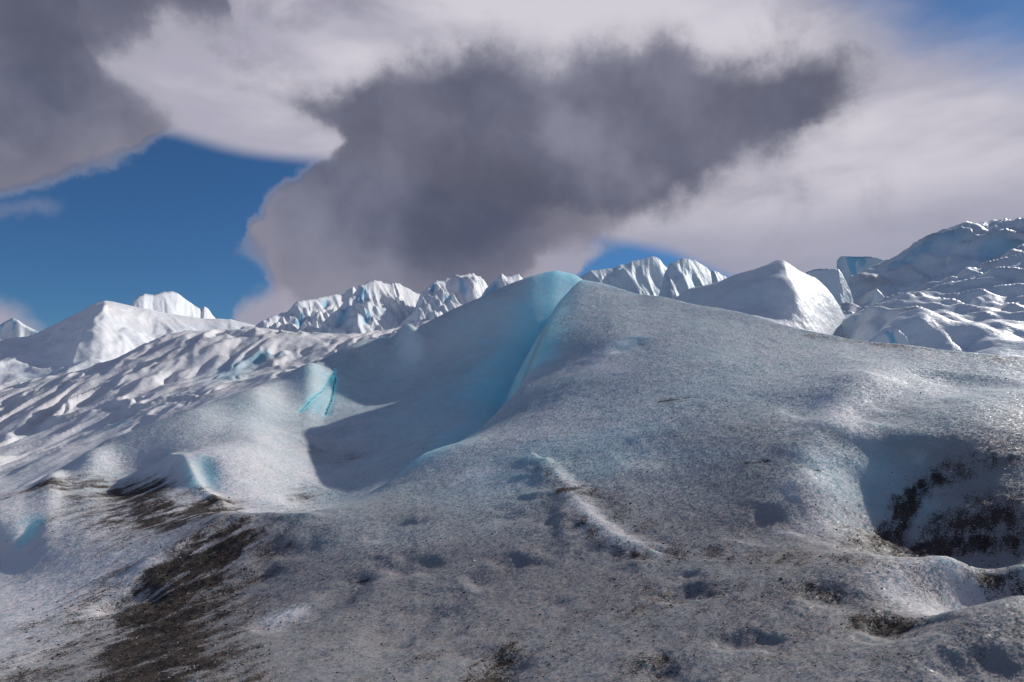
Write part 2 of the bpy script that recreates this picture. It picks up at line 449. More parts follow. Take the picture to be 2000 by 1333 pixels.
# ---------------------------------------------------------------- the near ice: foreground slope, bowl and breaking ice wave
near = Land(-1.35, 1.15, 1.6, 27.0, 940, 740)
crest = [(1140, 547, 18), (1180, 553, 17.9), (1250, 572, 17.3), (1400, 603, 15.5), (1550, 642, 13.7), (1670, 667, 12.8), (1800, 677, 12), (1900, 690, 11.4), (2000, 702, 11), (2200, 735, 10.4), (2380, 765, 10)]
edge = [(1105, 580, 16.8), (1080, 620, 15.4), (1062, 670, 13.9), (1045, 725, 13.0), (1000, 780, 11.9), (960, 822, 11.2), (900, 866, 10.5), (825, 893, 9.9)]
wave = [(1085, 530, 21), (1040, 538, 21.1), (1000, 552, 21.1), (940, 578, 21.1), (870, 612, 21), (820, 636, 20.8), (760, 660, 20.5), (700, 668, 19.8), (640, 698, 18.2), (560, 732, 16.4), (423, 781, 14.5), (300, 830, 13), (211, 865, 12), (130, 912, 11), (53, 952, 10.2), (-60, 985, 9.6), (-260, 1020, 9.2), (-700, 1060, 9.0)]
slope = crest + edge + [(1190, 590, 16.3), (1280, 610, 15.4)]
fore = []
fore += [(-700, 1333, 5.0), (-700, 1150, 7.0), (2600, 1100, 5.5), (-300, 1333, 4.8), (0, 1333, 4.6), (400, 1333, 4.3), (700, 1333, 4.2), (1000, 1333, 4.1), (1300, 1333, 3.9), (1600, 1333, 3.7), (2000, 1333, 3.5), (2300, 1333, 3.4),
        (0, 1200, 6.2), (300, 1200, 5.8), (700, 1200, 5.4), (1000, 1200, 5.1), (1300, 1200, 4.8), (1600, 1200, 4.55), (1750, 1222, 4.3), (1850, 1196, 4.35), (2000, 1168, 4.3),
        (1880, 1172, 5.0), (2000, 1150, 5.0),
        (0, 1080, 8.0), (200, 1080, 7.5), (450, 1080, 7.0), (700, 1080, 6.6), (1000, 1080, 6.2), (1300, 1095, 5.8), (1500, 1092, 5.6), (1690, 1075, 5.4), (1850, 1085, 5.25), (2000, 1112, 5.1),
        (1760, 1020, 6.5), (1850, 1010, 6.4), (2000, 1010, 6.2), (1850, 890, 7.2), (2000, 880, 7.1), (1690, 960, 6.9),
        (620, 1002, 7.9), (750, 968, 8.5), (430, 1000, 7.9), (1000, 960, 7.6), (1060, 910, 8.1), (1250, 960, 7.3), (1400, 960, 7.0), (1570, 950, 6.8),
        (1000, 860, 9.3), (1200, 850, 8.7), (1400, 850, 8.2), (1600, 830, 8.2), (1800, 820, 8.0), (2000, 820, 7.8),
        (1090, 750, 11.6), (1200, 740, 11), (1400, 740, 10.3), (1600, 740, 9.8), (1800, 750, 9.3), (2000, 760, 8.9),
        (1120, 640, 14.4), (1200, 640, 14.2), (1400, 665, 12.6), (1850, 720, 10.3)]
# face of the wave and the channel under it
pts = [(1050, 640, 17.6), (1000, 650, 17.7), (940, 660, 17.8), (870, 690, 17.6), (780, 705, 17.5), (700, 725, 17.2), (1022, 700, 16.5), (985, 742, 15.3), (940, 790, 13.9), (895, 832, 12.5), (860, 862, 11.5),
        (850, 770, 15.3), (760, 770, 15.6), (660, 775, 15.4), (615, 806, 14.3), (700, 820, 13.9), (780, 832, 13.5), (832, 832, 13.0),
        (600, 835, 13.4), (580, 870, 12.4), (650, 870, 12.9), (720, 890, 12.2), (790, 900, 11.0), (740, 932, 10.6), (640, 940, 10.9), (560, 920, 10.9), (600, 985, 9.9)]
# left mound and dirt slope
pts += [(440, 990, 9.3), (510, 1000, 9.2), (385, 897, 10.4), (420, 935, 10.0), (462, 947, 10.0), (510, 962, 10.0), (548, 985, 9.6), (400, 865, 11.3), (500, 868, 11.5), (520, 825, 12.9), (330, 890, 10.9), (250, 905, 10.9), (180, 925, 10.5),
        (310, 970, 9.3), (200, 958, 9.7), (330, 1020, 8.4), (240, 1005, 8.8), (60, 958, 9.3), (150, 962, 9.3), (100, 1010, 8.5), (0, 965, 9.3), (0, 1010, 8.4)]
ex = [(-700, 1.7, -.1), (300, 1.7, 0), (1000, 1.7, .05), (1700, 1.7, .25), (2300, 1.7, .4)]
# floor of the dirty cavity behind the slab at the right, dip behind the nearest slab
ex += [(1760, 5.75, .42), (1900, 5.6, .38), (2050, 5.5, .35), (1920, 4.65, .26), (2050, 4.65, .24)]
exb = ex[:3]
for px, py, y in wave:
    s, e = ray(px, py); z = HC + e * y
    if px > 850: exb += [(CX + s * F, y * 1.045, z - .55), (CX + s * F, y * 1.11, z - 2.0), (CX + s * F, y * 1.28, z - 3.6)]
    else: exb += [(CX + s * F, y * 1.08, z - .55), (CX + s * F, y * 1.28, z - 2.6)]
# floor of the channel under the wave, out of sight behind the edge of the slope; the two crests join farther right
for px, py, y, dy, dz in ((1066, 585, 16.6, .8, 1.0), (1042, 630, 15.2, .9, 1.2), (1026, 680, 13.9, .9, 1.2), (1010, 730, 13.0, .9, 1.0), (968, 785, 11.9, .7, .6), (930, 828, 11.2, .6, .36)):
    s, e = ray(px, py); exb.append((CX + s * F, y + dy, HC + e * y - dz))
exb += [(1150, 19.5, 4.75), (1220, 19.5, 4.3), (1300, 18.5, 3.2), (1150, 17.5, 3.6), (1200, 25, 2.0), (1500, 17, .5), (1500, 25, -1), (2000, 14, .3), (2000, 25, -1), (2380, 13, .5), (1400, 12, .8), (1200, 13, 1.2), (1800, 10, .8)]
common = [p for p in fore if p[1] > 940 and p[0] < 1100]
# the slope itself, and the ridge with its hollow; the slope breaks off along its crest and left edge
near.fit(slope + fore + [(p[0], p[1], p[2]) for p in pts if p[1] > 955], ex, 260, 300, 2e-5); ZA = near.Z
near.fit(wave + [(1122, 538, 20.9)] + pts + common, exb, 260, 300, 2e-5); ZB = near.Z
EL = [(825, 893, 9.9)] + edge[::-1][1:] + crest
Q = np.array([(ray(px, py)[0] * y, y) for px, py, y in EL]); St = np.interp(np.arange(len(Q)), [0, 1, 2, 3, 7, 8, 12, 18], [0, .35, .7, 1.0, 1.1, 1.0, .85, .8])
best = np.full(near.X.shape, 1e9); sgn = np.zeros_like(best); stg = np.zeros_like(best)
for k in range(len(Q) - 1):
    (x0, y0), (x1, y1) = Q[k], Q[k + 1]; dx, dy = x1 - x0, y1 - y0
    q = np.clip(((near.X - x0) * dx + (near.Y - y0) * dy) / (dx * dx + dy * dy), 0, 1)
    d = np.hypot(near.X - x0 - q * dx, near.Y - y0 - q * dy); b_ = d < best - 1e-9
    sgn = np.where(b_, np.sign(dx * (near.Y - y0) - dy * (near.X - x0)), sgn); stg = np.where(b_, St[k] + q * (St[k + 1] - St[k]), stg); best = np.minimum(best, d)
dd = np.where(sgn > 0, best, 0); ZA = ZA - stg * (np.sqrt(dd ** 2 + .03) - .173) * 1.7
seam = np.interp(near.S, [ray(p, 700)[0] for p in (-400, 0, 250, 400, 440, 520, 600, 700, 790, 830, 900, 960, 1000, 1045, 1062, 1080, 1110, 1150, 1300, 1600, 2000, 2400)],
                 [9.4, 9.45, 9.3, 8.8, 8.55, 8.5, 8.5, 9.0, 9.9, 10.5, 11.3, 12.1, 12.9, 14.1, 15.0, 16.5, 17.9, 18.7, 19, 19, 19, 19])
ZB = ZB - 4 * np.where(sgn <= 0, sstep(.1, 1.0, best), 0) * sstep(ray(815, 800)[0], ray(900, 800)[0], near.S)
mx = .5 * (ZA + ZB + np.sqrt((ZA - ZB) ** 2 + .006))
wl = sstep(-.7, .7, near.Y - seam); bl = ZA * (1 - wl) + ZB * wl
wr = sstep(ray(800, 800)[0], ray(890, 800)[0], near.S)
near.Z = bl * (1 - wr) + mx * wr


def pin(L, line, lo, hi):
    """hold the skyline of a stretch of ice to the line it shows; the change fades out over the slopes on both sides"""
    a = np.array(sorted([(*ray(px, py), y) for px, py, y in line]))
    want = np.interp(L.s, a[:, 0], a[:, 1]); yc = np.interp(L.s, a[:, 0], a[:, 2])
    on = sstep(a[0, 0] - .01, a[0, 0] + .01, L.s) * sstep(a[-1, 0] + .01, a[-1, 0] - .01, L.s)
    for _ in range(3):
        e = np.where((L.Y > yc[:, None] * lo) & (L.Y < yc[:, None] * hi), (L.Z - HC) / L.Y, -9)
        j = e.argmax(1); d = (want - e.max(1)) * on
        k = np.hanning(15); d = np.convolve(np.pad(d, 7, 'edge'), k / k.sum(), 'valid')
        yj = L.Y[np.arange(L.ns), j]; k = np.hanning(61); yj = np.convolve(np.pad(yj, 30, 'edge'), k / k.sum(), 'valid')[:, None]
        L.Z += d[:, None] * L.Y * np.exp(-(np.log(L.Y / yj) / .20) ** 2)


pin(near, crest, .85, 1.12); pin(near, wave + [(1122, 538, 20.9)], .88, 1.25)
Z0 = near.Z.copy()

X, Y = near.X, near.Y
# long soft swells of the ablated crust, running from lower left to upper right
u = X * .80 - Y * .60; v = X * .60 + Y * .80
near.Z += .075 * fbm(u / 1.8, v / 3.2, 2, .35, seed=1) * sstep(3.5, 6, Y) + .004 * fbm(X / .22, Y / .3, 3, .55, seed=5)
# cupped surface
cup = worley(u / .55 + .25 * fbm(X, Y, 2, seed=8), v / 1.0, seed=2)
near.Z += .024 * (cup ** 2 - .3) * sstep(-.2, .5, fbm(X / 3, Y / 3, 2, seed=9))
F_ = near.stroke
# pits melted into the slope
for poly, w, a in (([(795, 1110), (825, 1106)], .13, -.11), ([(1320, 1160), (1345, 1150)], .13, -.14), ([(1435, 1252), (1475, 1248)], .085, -.10), ([(1895, 1312), (1935, 1300)], .10, -.08),
                   ([(1475, 1035), (1495, 1015)], .16, -.14), ([(950, 1135), (1015, 1098)], .11, -.10), ([(1610, 1165)], .14, -.09), ([(1290, 1310)], .12, -.1), ([(540, 1075), (570, 1072)], .16, -.08), ([(610, 1074)], .12, -.06),
                   ([(235, 1172), (260, 1162)], .16, -.16), ([(560, 1215), (640, 1180), (700, 1130)], .16, -.12), ([(450, 1150), (520, 1120)], .13, -.09), ([(770, 1250), (840, 1200)], .17, -.10), ([(960, 1330), (990, 1300)], .16, -.14),
                   ([(1060, 1000), (990, 1010)], .13, -.06), ([(745, 1045), (780, 1025)], .13, -.07), ([(1220, 1090), (1260, 1065)], .12, -.05), ([(1090, 1180)], .08, -.05), ([(1212, 682), (1235, 670)], .18, -.10),
                   ([(1760, 1232), (1720, 1225)], .12, -.12), ([(1700, 795), (1770, 755), (1850, 740)], .50, -.48), ([(1690, 1010), (1700, 930), (1760, 900)], .36, -.50), ([(1270, 890), (1380, 830), (1490, 785)], .26, -.12),
                   ([(1100, 940), (1230, 880)], .35, -.14), ([(1880, 1040)], .10, -.1)):
    F_(poly, w * 1.15, a * (.48 if w < .2 else .24), 2.0, .55)
# ribs
F_([(1060, 908), (1100, 955), (1140, 1010), (1190, 1055), (1250, 1078)], .13, .06, 1.8, .5, .26)
F_([(600, 1012), (520, 1010), (440, 1015), (370, 1055), (290, 1105)], .14, .05, 1.8)
F_([(1570, 880), (1600, 960), (1620, 1040)], .3, .06)
F_([(1620, 840), (1640, 790), (1680, 740)], .30, .10)
F_([(455, 900), (480, 945)], .6, .07, 2.4, .1)
F_([(330, 900), (372, 928), (402, 968), (430, 990)], .13, .09, 1.6, .1)
F_([(394, 908), (404, 948)], .15, -.06, 2.0, .05)
F_([(60, 1025), (50, 1055)], .09, -.05, 2.0)
F_([(860, 745), (850, 790)], .35, .08)
F_([(790, 655), (812, 690)], .28, .30, 2.2); F_([(720, 690), (745, 672)], .25, .2)
F_([(586, 806), (606, 788), (630, 765), (655, 725)], .06, -.02, 2, .3); F_([(637, 812), (646, 785), (655, 740)], .06, -.03, 2, .3)
# paint: dirt and clear blue ice
D = lambda *a, **k: near.paint('dirt', *a, **k)
D([(90, 945), (170, 943), (250, 955)], .30, .9); D([(240, 965), (300, 1005), (370, 1015), (410, 990)], .40, 1.25)
D([(470, 1050), (400, 1080), (330, 1120)], .30, 1.5); D([(400, 1100), (345, 1160), (320, 1230), (290, 1333)], .36, 1.8)
D([(410, 1080), (345, 1160), (300, 1333)], .75, .62, wob=.3); D([(240, 965), (330, 1010), (400, 1000)], .6, .55, wob=.3); D([(1700, 1072), (1850, 1040), (2000, 1030)], .5, .55, wob=.3); D([(200, 1150), (130, 1260), (60, 1330)], .38, .6); D([(420, 1180), (400, 1330)], .4, .7)
D([(250, 950), (170, 1010), (250, 1050)], .6, .45); D([(520, 1050), (480, 1130)], .4, .55)
D([(1060, 912), (1110, 960)], .2, .4); D([(1100, 960), (1130, 955)], .1, .9); D([(1120, 1010), (1180, 1062), (1260, 1090)], .10, .6)
D([(1300, 1075), (1500, 1090), (1650, 1090)], .3, .5); D([(1150, 960), (1230, 1020)], .3, .45)
D([(1700, 1072), (1760, 1010), (1820, 935)], .14, 1.2); D([(1720, 1072), (1850, 1066), (2000, 1062)], .16, 1.2); D([(1850, 1020), (2000, 1010)], .4, .75); D([(1830, 930), (1900, 900), (2000, 895)], .3, .45)
D([(1950, 1150), (2000, 1140)], .16, 1.1); D([(1700, 1215), (1760, 1222)], .15, 1.1); D([(1600, 1160), (1620, 1168)], .14, .7)
D([(1000, 1300), (1300, 1270), (1600, 1200), (1900, 1120)], .75, .3); D([(300, 1333), (800, 1300), (1400, 1250), (2000, 1230)], 1.3, .30, wob=.3); D([(650, 1100), (1000, 1120), (1400, 1130)], .9, .12); D([(1300, 1333), (1290, 1300)], .2, .8); D([(1250, 1170), (1500, 1150)], .5, .5); D([(960, 1333), (980, 1290)], .2, .8)
D([(1600, 655), (1700, 672), (1850, 685), (2000, 705)], .45, .5); D([(600, 870), (640, 900), (700, 890)], .3, .35); D([(1310, 782)], .10, .6); D([(1458, 908), (1500, 902)], .022, 1.3); D([(1535, 917), (1600, 921)], .018, 1.0); D([(1290, 786), (1345, 778)], .03, 1.0); D([(700, 1140), (720, 1135)], .02, 1.0); D([(600, 960), (580, 1000)], .3, .45)
B = lambda *a, **k: near.paint('blue', *a, **k)
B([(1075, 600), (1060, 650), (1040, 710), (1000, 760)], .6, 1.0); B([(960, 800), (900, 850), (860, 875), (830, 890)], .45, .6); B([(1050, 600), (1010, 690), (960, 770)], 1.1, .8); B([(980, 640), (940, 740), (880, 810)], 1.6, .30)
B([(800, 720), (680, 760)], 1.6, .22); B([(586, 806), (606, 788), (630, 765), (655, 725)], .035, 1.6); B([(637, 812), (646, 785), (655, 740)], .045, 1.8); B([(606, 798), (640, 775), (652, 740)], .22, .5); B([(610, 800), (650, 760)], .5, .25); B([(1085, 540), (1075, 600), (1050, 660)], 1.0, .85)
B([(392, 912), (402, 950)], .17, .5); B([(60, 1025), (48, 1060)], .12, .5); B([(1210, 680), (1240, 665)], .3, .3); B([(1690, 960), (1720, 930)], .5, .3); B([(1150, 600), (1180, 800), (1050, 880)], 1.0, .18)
near.att['blue'] *= 1 - .85 * np.where(sgn <= 0, sstep(0, .9, best), 0).astype(np.float32) * sstep(ray(830, 800)[0], ray(900, 800)[0], near.S) * (near.Y > 9)
B([(1210, 680), (1240, 665)], .3, .3); B([(1690, 960), (1720, 930)], .5, .3)
W = lambda *a, **k: near.paint('white', *a, **k)  # sunlight on the mound, slopes and bright spots, painted as whitening
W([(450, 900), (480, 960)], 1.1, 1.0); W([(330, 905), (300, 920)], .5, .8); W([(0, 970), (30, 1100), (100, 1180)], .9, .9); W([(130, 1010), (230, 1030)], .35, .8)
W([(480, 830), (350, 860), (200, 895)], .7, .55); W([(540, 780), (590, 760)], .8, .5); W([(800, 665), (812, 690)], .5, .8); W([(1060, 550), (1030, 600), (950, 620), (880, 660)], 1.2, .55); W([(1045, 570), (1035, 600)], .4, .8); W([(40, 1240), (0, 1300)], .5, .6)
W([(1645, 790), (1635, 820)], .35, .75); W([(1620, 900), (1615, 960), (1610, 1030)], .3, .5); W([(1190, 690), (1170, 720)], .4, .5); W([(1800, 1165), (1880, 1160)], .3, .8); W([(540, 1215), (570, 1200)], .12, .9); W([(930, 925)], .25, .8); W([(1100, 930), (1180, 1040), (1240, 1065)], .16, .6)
near.att['dust_shade'] = (sstep(9.5, 6.0, near.Y + .9 * fbm(X / 1.5, Y / 1.5, 3, seed=15) - 1.2 * sstep(-.2, -.55, near.S))).astype(np.float32)  # nearer ice tinted dusty, with foreground shadow painted into the same darkening
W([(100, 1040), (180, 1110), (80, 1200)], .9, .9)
near.att['dirt'] *= np.clip(1.0 + .75 * fbm(u / .16, v / .5, 4, .65, seed=4), .15, 1.7)

near.Z += np.clip(near.att['dirt'], 0, 1.2) * (.010 * fbm(u / .11, v / .22, 4, .6, seed=44) - .006 * worley(u / .16, v / .3, 9))
V = near.verts(); N = grid_normals(V)
quads = grid_quads(near.ns, near.nt)
# the foreground slope and the ridge behind it part along the gully between them; each dips under the other there


def piece(name, sd):
    """the ice on the side where sd > 0, plus a buried lip"""
    keep = (sd > -.9).reshape(-1)[quads].all(1)
    W_ = V.copy(); W_[..., 2] -= .40 * sstep(0, .9, -sd) + .003 * sstep(0, .05, -sd)
    q = quads[keep]; used = np.unique(q); re = np.full(near.ns * near.nt, -1, np.int64); re[used] = np.arange(len(used))
    return add_mesh(name, W_.reshape(-1, 3)[used], re[q], M_NEAR, {k: a.ravel()[used] for k, a in near.att.items()}, N.reshape(-1, 3)[used])


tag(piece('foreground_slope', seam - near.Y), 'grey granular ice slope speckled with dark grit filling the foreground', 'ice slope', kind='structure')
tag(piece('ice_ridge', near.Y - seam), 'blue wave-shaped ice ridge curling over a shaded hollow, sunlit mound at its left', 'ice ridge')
print('near', time.time() - T0)


# ---------------------------------------------------------------- ice beyond
def crest_land(line, dist, front, back, base, px0, px1, ns, nt, pf=1.25, pb=1.0, turn=0.0):
    """a ridge or peak: its skyline (px, py) stands at distance 'dist', it falls to 'base' towards us and behind"""
    s0, s1 = ray(px0, 650)[0], ray(px1, 650)[0]
    L = Land(s0, s1, dist - front, dist + back, ns, nt)
    DL = dist + turn * dist * (L.S - (s0 + s1) / 2)          # 'turn' swings the crest so that it runs away from us to the right
    L.Y = L.Y + DL - dist; L.X = L.S * L.Y
    sk = np.array([ray(*p) for p in line]); zc = HC + np.interp(L.S, sk[:, 0], sk[:, 1]) * DL
    d = L.Y - DL
    k = np.where(d < 0, np.clip(1 + d / front, 0, 1) ** pf, np.clip(1 - d / back, 0, 1) ** pb)
    L.Z = base + (zc - base) * k; L.k = k; L.d = d
    return L


def rough_up(L, amp, sx, sy, seed, shear=.4, cups=.5, keep=.25, small=.25, clefts=.8, saws=0.0):
    """spurs running down the fall line, cut by cups with sharp rims"""
    x = L.X + shear * (L.Y - L.Y.mean()); y = L.Y
    wx = fbm(x / sx / 1.7, y / sy / 1.7, 3, .5, seed + 3); wy = fbm(x / sx / 1.7, y / sy / 1.7, 3, .5, seed + 4)
    r = ridged(x / sx + .5 * wx, y / sy + .5 * wy, 4, .48, seed) - 1.35
    c = worley(x / sx * 1.3 + .6 * wx, y / sy * 1.3 + .6 * wy, seed)
    c2 = worley(x / sx * 3.4 + .9 * wx, y / sy * 3.1 + .9 * wy, seed + 1)
    ph = L.X / (sx * 1.5) + .9 * wx + .05 * L.Y / sy; fr = ph - np.floor(ph)
    saw = np.where(fr < .22, sstep(0, .22, fr), 1 - (fr - .22) / .78) * (.75 + .5 * wy)
    m = keep + (1 - keep) * sstep(0, .12, 1 - L.k) if hasattr(L, 'k') else 1.0
    L.Z += amp * m * ((1 - cups) * r + cups * (1.7 * c ** 1.6 - .8)) + amp * small * m * (c2 ** 1.5 - .4)
    L.Z += saws * m * (saw - .5)
    # clear blue ice shows in the narrow clefts, dust gathers on the lower rims
    cleft = sstep(.50, .30, r + .75 + .25 * wx) if False else sstep(-.55, -.95, r + .3 * wy)
    L.att['blue'] = np.maximum(L.att['blue'], (cleft * clefts).astype(np.float32))
    L.att['dirt'] = np.maximum(L.att['dirt'], (sstep(.75, 1.0, c) * .30 * sstep(.0, .5, wy + .2)).astype(np.float32))
    return L


# the wide ice field everything stands in
g = np.concatenate([np.linspace(-1, 1, 90)]); gx = np.sign(g) * np.abs(g) ** 3 * 4000
GX, GY = np.meshgrid(gx, gx + 60, indexing='ij')
GZ = -1.2 + 1.2 * fbm(GX / 40, GY / 40, 3, seed=2) - 2.5 * sstep(20, 80, np.hypot(GX, GY)) * 0
GZ = np.where(np.hypot(GX, GY - 5) < 28, -1.6, GZ)
tag(add_mesh('glacier_plain', np.stack([GX, GY, GZ], -1).reshape(-1, 3), grid_quads(90, 90), M_MID), 'broad flat ice field under and between the ice ridges', 'glacier', kind='structure')

# rippled slope at the left
mid = Land(ray(-260, 800)[0], ray(1120, 800)[0], 15, 88, 410, 330)
mp = [(0, 767, 55), (123, 737, 52), (226, 698, 52), (317, 655, 52), (405, 650, 56), (494, 664, 62), (600, 668, 62), (700, 664, 60), (800, 650, 60), (900, 625, 60), (1000, 600, 60), (-200, 790, 52),
      (0, 850, 34), (150, 800, 36), (300, 742, 40), (450, 710, 44), (560, 702, 45), (650, 688, 46), (750, 668, 46), (-200, 860, 34),
      (0, 925, 23), (100, 905, 22.5), (250, 850, 25), (400, 785, 28), (550, 740, 30), (680, 684, 33), (800, 655, 36), (950, 620, 40), (-200, 940, 22)]
me_ = [(p, 15.2, -1.6) for p in (-260, 0, 250, 500, 750, 1000, 1120)]
for px, py, y in mp[:12]:
    s, e = ray(px, py); me_ += [(CX + s * F, y * 1.14, HC + e * y - 1.6), (CX + s * F, y * 1.35, HC + e * y - 4.5)]
mid.fit(mp, me_, 120, 120)
x = mid.X + .16 * (mid.Y - 35); wx = fbm(mid.X / 5, mid.Y / 12, 3, seed=6)
dd = sstep(16, 24, mid.Y)
rp = ridged(x / 3.4 + 1.1 * wx, mid.Y / 9 + .9 * wx, 3, .5, seed=12)
cw = worley(x / 1.7 + .5 * wx, mid.Y / 4.6 + .4 * wx, seed=5); cw2 = worley(x / .7 + .5 * wx, mid.Y / 1.7, seed=6)
mid.Z += dd * (.30 * (rp - 1.35) * (1 + wx) + .22 * (cw ** 1.6 - .5) * (1 - .8 * wx) + .09 * (cw2 ** 1.5 - .4)) * np.clip(mid.Y / 40, .5, 1.2)
mid.att['dirt'] = (.55 * sstep(.55, .95, cw) * sstep(-.2, .5, wx + .2 * fbm(mid.X / 2, mid.Y / 4, 3, seed=2)) + .12).astype(np.float32)
mid.paint('blue', [(440, 740), (460, 715)], 1.0, .5); mid.paint('blue', [(225, 832), (240, 822)], .5, .6); mid.paint('blue', [(505, 705), (520, 693)], .9, .8)
tag(mid.build('glacier_slope', M_MID), 'sunlit rippled white ice slope with dusty ridges running up from the left', 'glacier slope', kind='structure')

# peaks at the left
L = crest_land([(-300, 700), (-60, 668), (0, 662), (60, 656), (98, 638), (150, 612), (185, 592), (205, 586), (220, 588), (262, 598), (330, 612), (400, 622), (450, 623), (500, 636), (560, 660), (620, 700)], 108, 52, 30, -3, -260, 620, 280, 170, 1.15, turn=.7)
sp_ = np.interp(L.Y, [60, 80, 95, 108], [ray(105, 700)[0], ray(135, 700)[0], ray(165, 650)[0], ray(205, 600)[0]]) - L.S
L.Z += 1.0 * np.exp(-np.where(sp_ < 0, (sp_ / .06) ** 2, sp_ / .016)) * sstep(0, .15, 1 - L.k)
rough_up(L, .8, 8, 14, 21, shear=.5, cups=.4, keep=.12, small=.25, clefts=.0, saws=.5)
tag(L.build('ice_peak', M_FAR), 'broad smooth white ice peak with a shaded spur, left of the flat-topped summit', 'ice peak', 'ice peaks on the skyline')
L = crest_land([(215, 650), (245, 612), (258, 598), (263, 584), (272, 577), (283, 573), (300, 575), (318, 569), (336, 567), (347, 571), (362, 583), (380, 596), (394, 604), (399, 597), (406, 601), (416, 616), (440, 640), (470, 660)], 128, 16, 20, -3, 205, 475, 170, 80, .9, turn=1.0)
rough_up(L, .8, 4, 7, 33, shear=.6, cups=.5, keep=.15, clefts=0)
tag(L.build('ice_peak', M_FAR), 'flat-topped white ice summit with a tiny side tooth against the blue sky', 'ice peak', 'ice peaks on the skyline')
L = crest_land([(-120, 650), (-60, 640), (-10, 640), (8, 628), (18, 624), (27, 620), (36, 624), (48, 634), (66, 642), (100, 660)], 150, 16, 16, -3, -120, 100, 120, 60, .9)
rough_up(L, 1.0, 4, 9, 40, cups=.5, keep=.2)
tag(L.build('ice_peak', M_FAR), 'small distant ice tip at the far left edge below a low cloud', 'ice peak', 'ice peaks on the skyline')

# jagged chain behind the wave, with its crevasses
crev = {51: (([(590, 618), (580, 634)], .7), ([(640, 590), (630, 602)], .5)), 63: (([(712, 568), (700, 590)], .9), ([(676, 610), (664, 630)], .8), ([(720, 612), (712, 630)], .5)),
        74: (([(812, 575), (800, 610)], .9), ([(900, 558), (908, 572)], .6), ([(880, 580), (872, 590)], .5), ([(848, 560), (842, 575)], .5)), 85: (([(968, 560), (950, 580)], .6),)}
for line, dist, front, p0, p1, ns, seed, lab in (
    ([(430, 690), (480, 645), (500, 632), (540, 610), (560, 606), (575, 592), (600, 583), (620, 579), (650, 575), (668, 573), (684, 563), (690, 556), (696, 566), (730, 575), (800, 620), (860, 660)], 98, 44, 430, 860, 320, 51, 'long white ice crest with a thin needle, left of the double-tipped peak'),
    ([(560, 690), (620, 640), (660, 600), (690, 570), (700, 556), (720, 550), (740, 547), (757, 552), (775, 549), (790, 557), (806, 566), (830, 580), (870, 620), (920, 660)], 86, 40, 560, 920, 320, 63, 'tall white double-tipped ice peak with blue crevasses on its flank above the wave'),
    ([(760, 660), (800, 600), (825, 566), (838, 556), (850, 546), (880, 541), (900, 535), (915, 530), (928, 534), (944, 541), (952, 556), (1000, 600), (1040, 640)], 92, 42, 760, 1040, 280, 74, 'jagged white ice peak with many blue clefts right of the double-tipped peak'),
    ([(880, 650), (930, 590), (950, 556), (965, 545), (980, 532), (990, 538), (1003, 534), (1014, 533), (1024, 544), (1060, 570), (1110, 620)], 80, 36, 880, 1110, 240, 85, 'lowest jagged ice tip just left of the curling wave crest')):
    L = crest_land(line, dist, front, 22, -2, p0, p1, int(ns * .78), 165, 1.1, turn=1.5)
    rough_up(L, 1.5, 3.6, 7.0, seed, shear=.6, cups=.5, keep=.25, small=.45, clefts=0, saws=.9)
    for q, w_ in crev.get(seed, ()):
        L.stroke(q, w_ * .7, -1.3 * w_, 2.0, .1); L.paint('blue', q, w_ * .55, .75, wob=.2)
    tag(L.build('ice_peak', M_FAR), lab, 'ice peak', 'ice peaks on the skyline')

# blue seracs behind the foreground crest
for line, dist, front, p0, p1, ns, seed, lab in (
    ([(1100, 560), (1130, 540), (1150, 529), (1175, 525), (1200, 521), (1212, 513), (1240, 506), (1275, 500), (1288, 506), (1297, 514), (1308, 522), (1330, 560), (1350, 600)], 66, 10, 1100, 1350, 280, 91, 'pale blue fluted ice wall right behind the top of the foreground slope'),
    ([(1280, 600), (1298, 530), (1308, 512), (1322, 503), (1345, 500), (1360, 508), (1375, 518), (1392, 531), (1402, 529), (1414, 537), (1430, 548), (1470, 570)], 62, 9, 1280, 1470, 240, 97, 'rounded pale blue ice tower between the fluted wall and the smooth dome')):
    L = crest_land(line, dist, front, 14, -1, p0, p1, int(ns * .75), 120, .55, .8, turn=.9)
    rough_up(L, 1.3, 3.3, 5.5, seed, shear=.2, cups=.5, keep=.25, small=.5, saws=.9)
    L.att['blue'] = np.maximum(L.att['blue'], .16)
    tag(L.build('serac', M_RIGHT), lab, 'serac', 'seracs right of the wave')

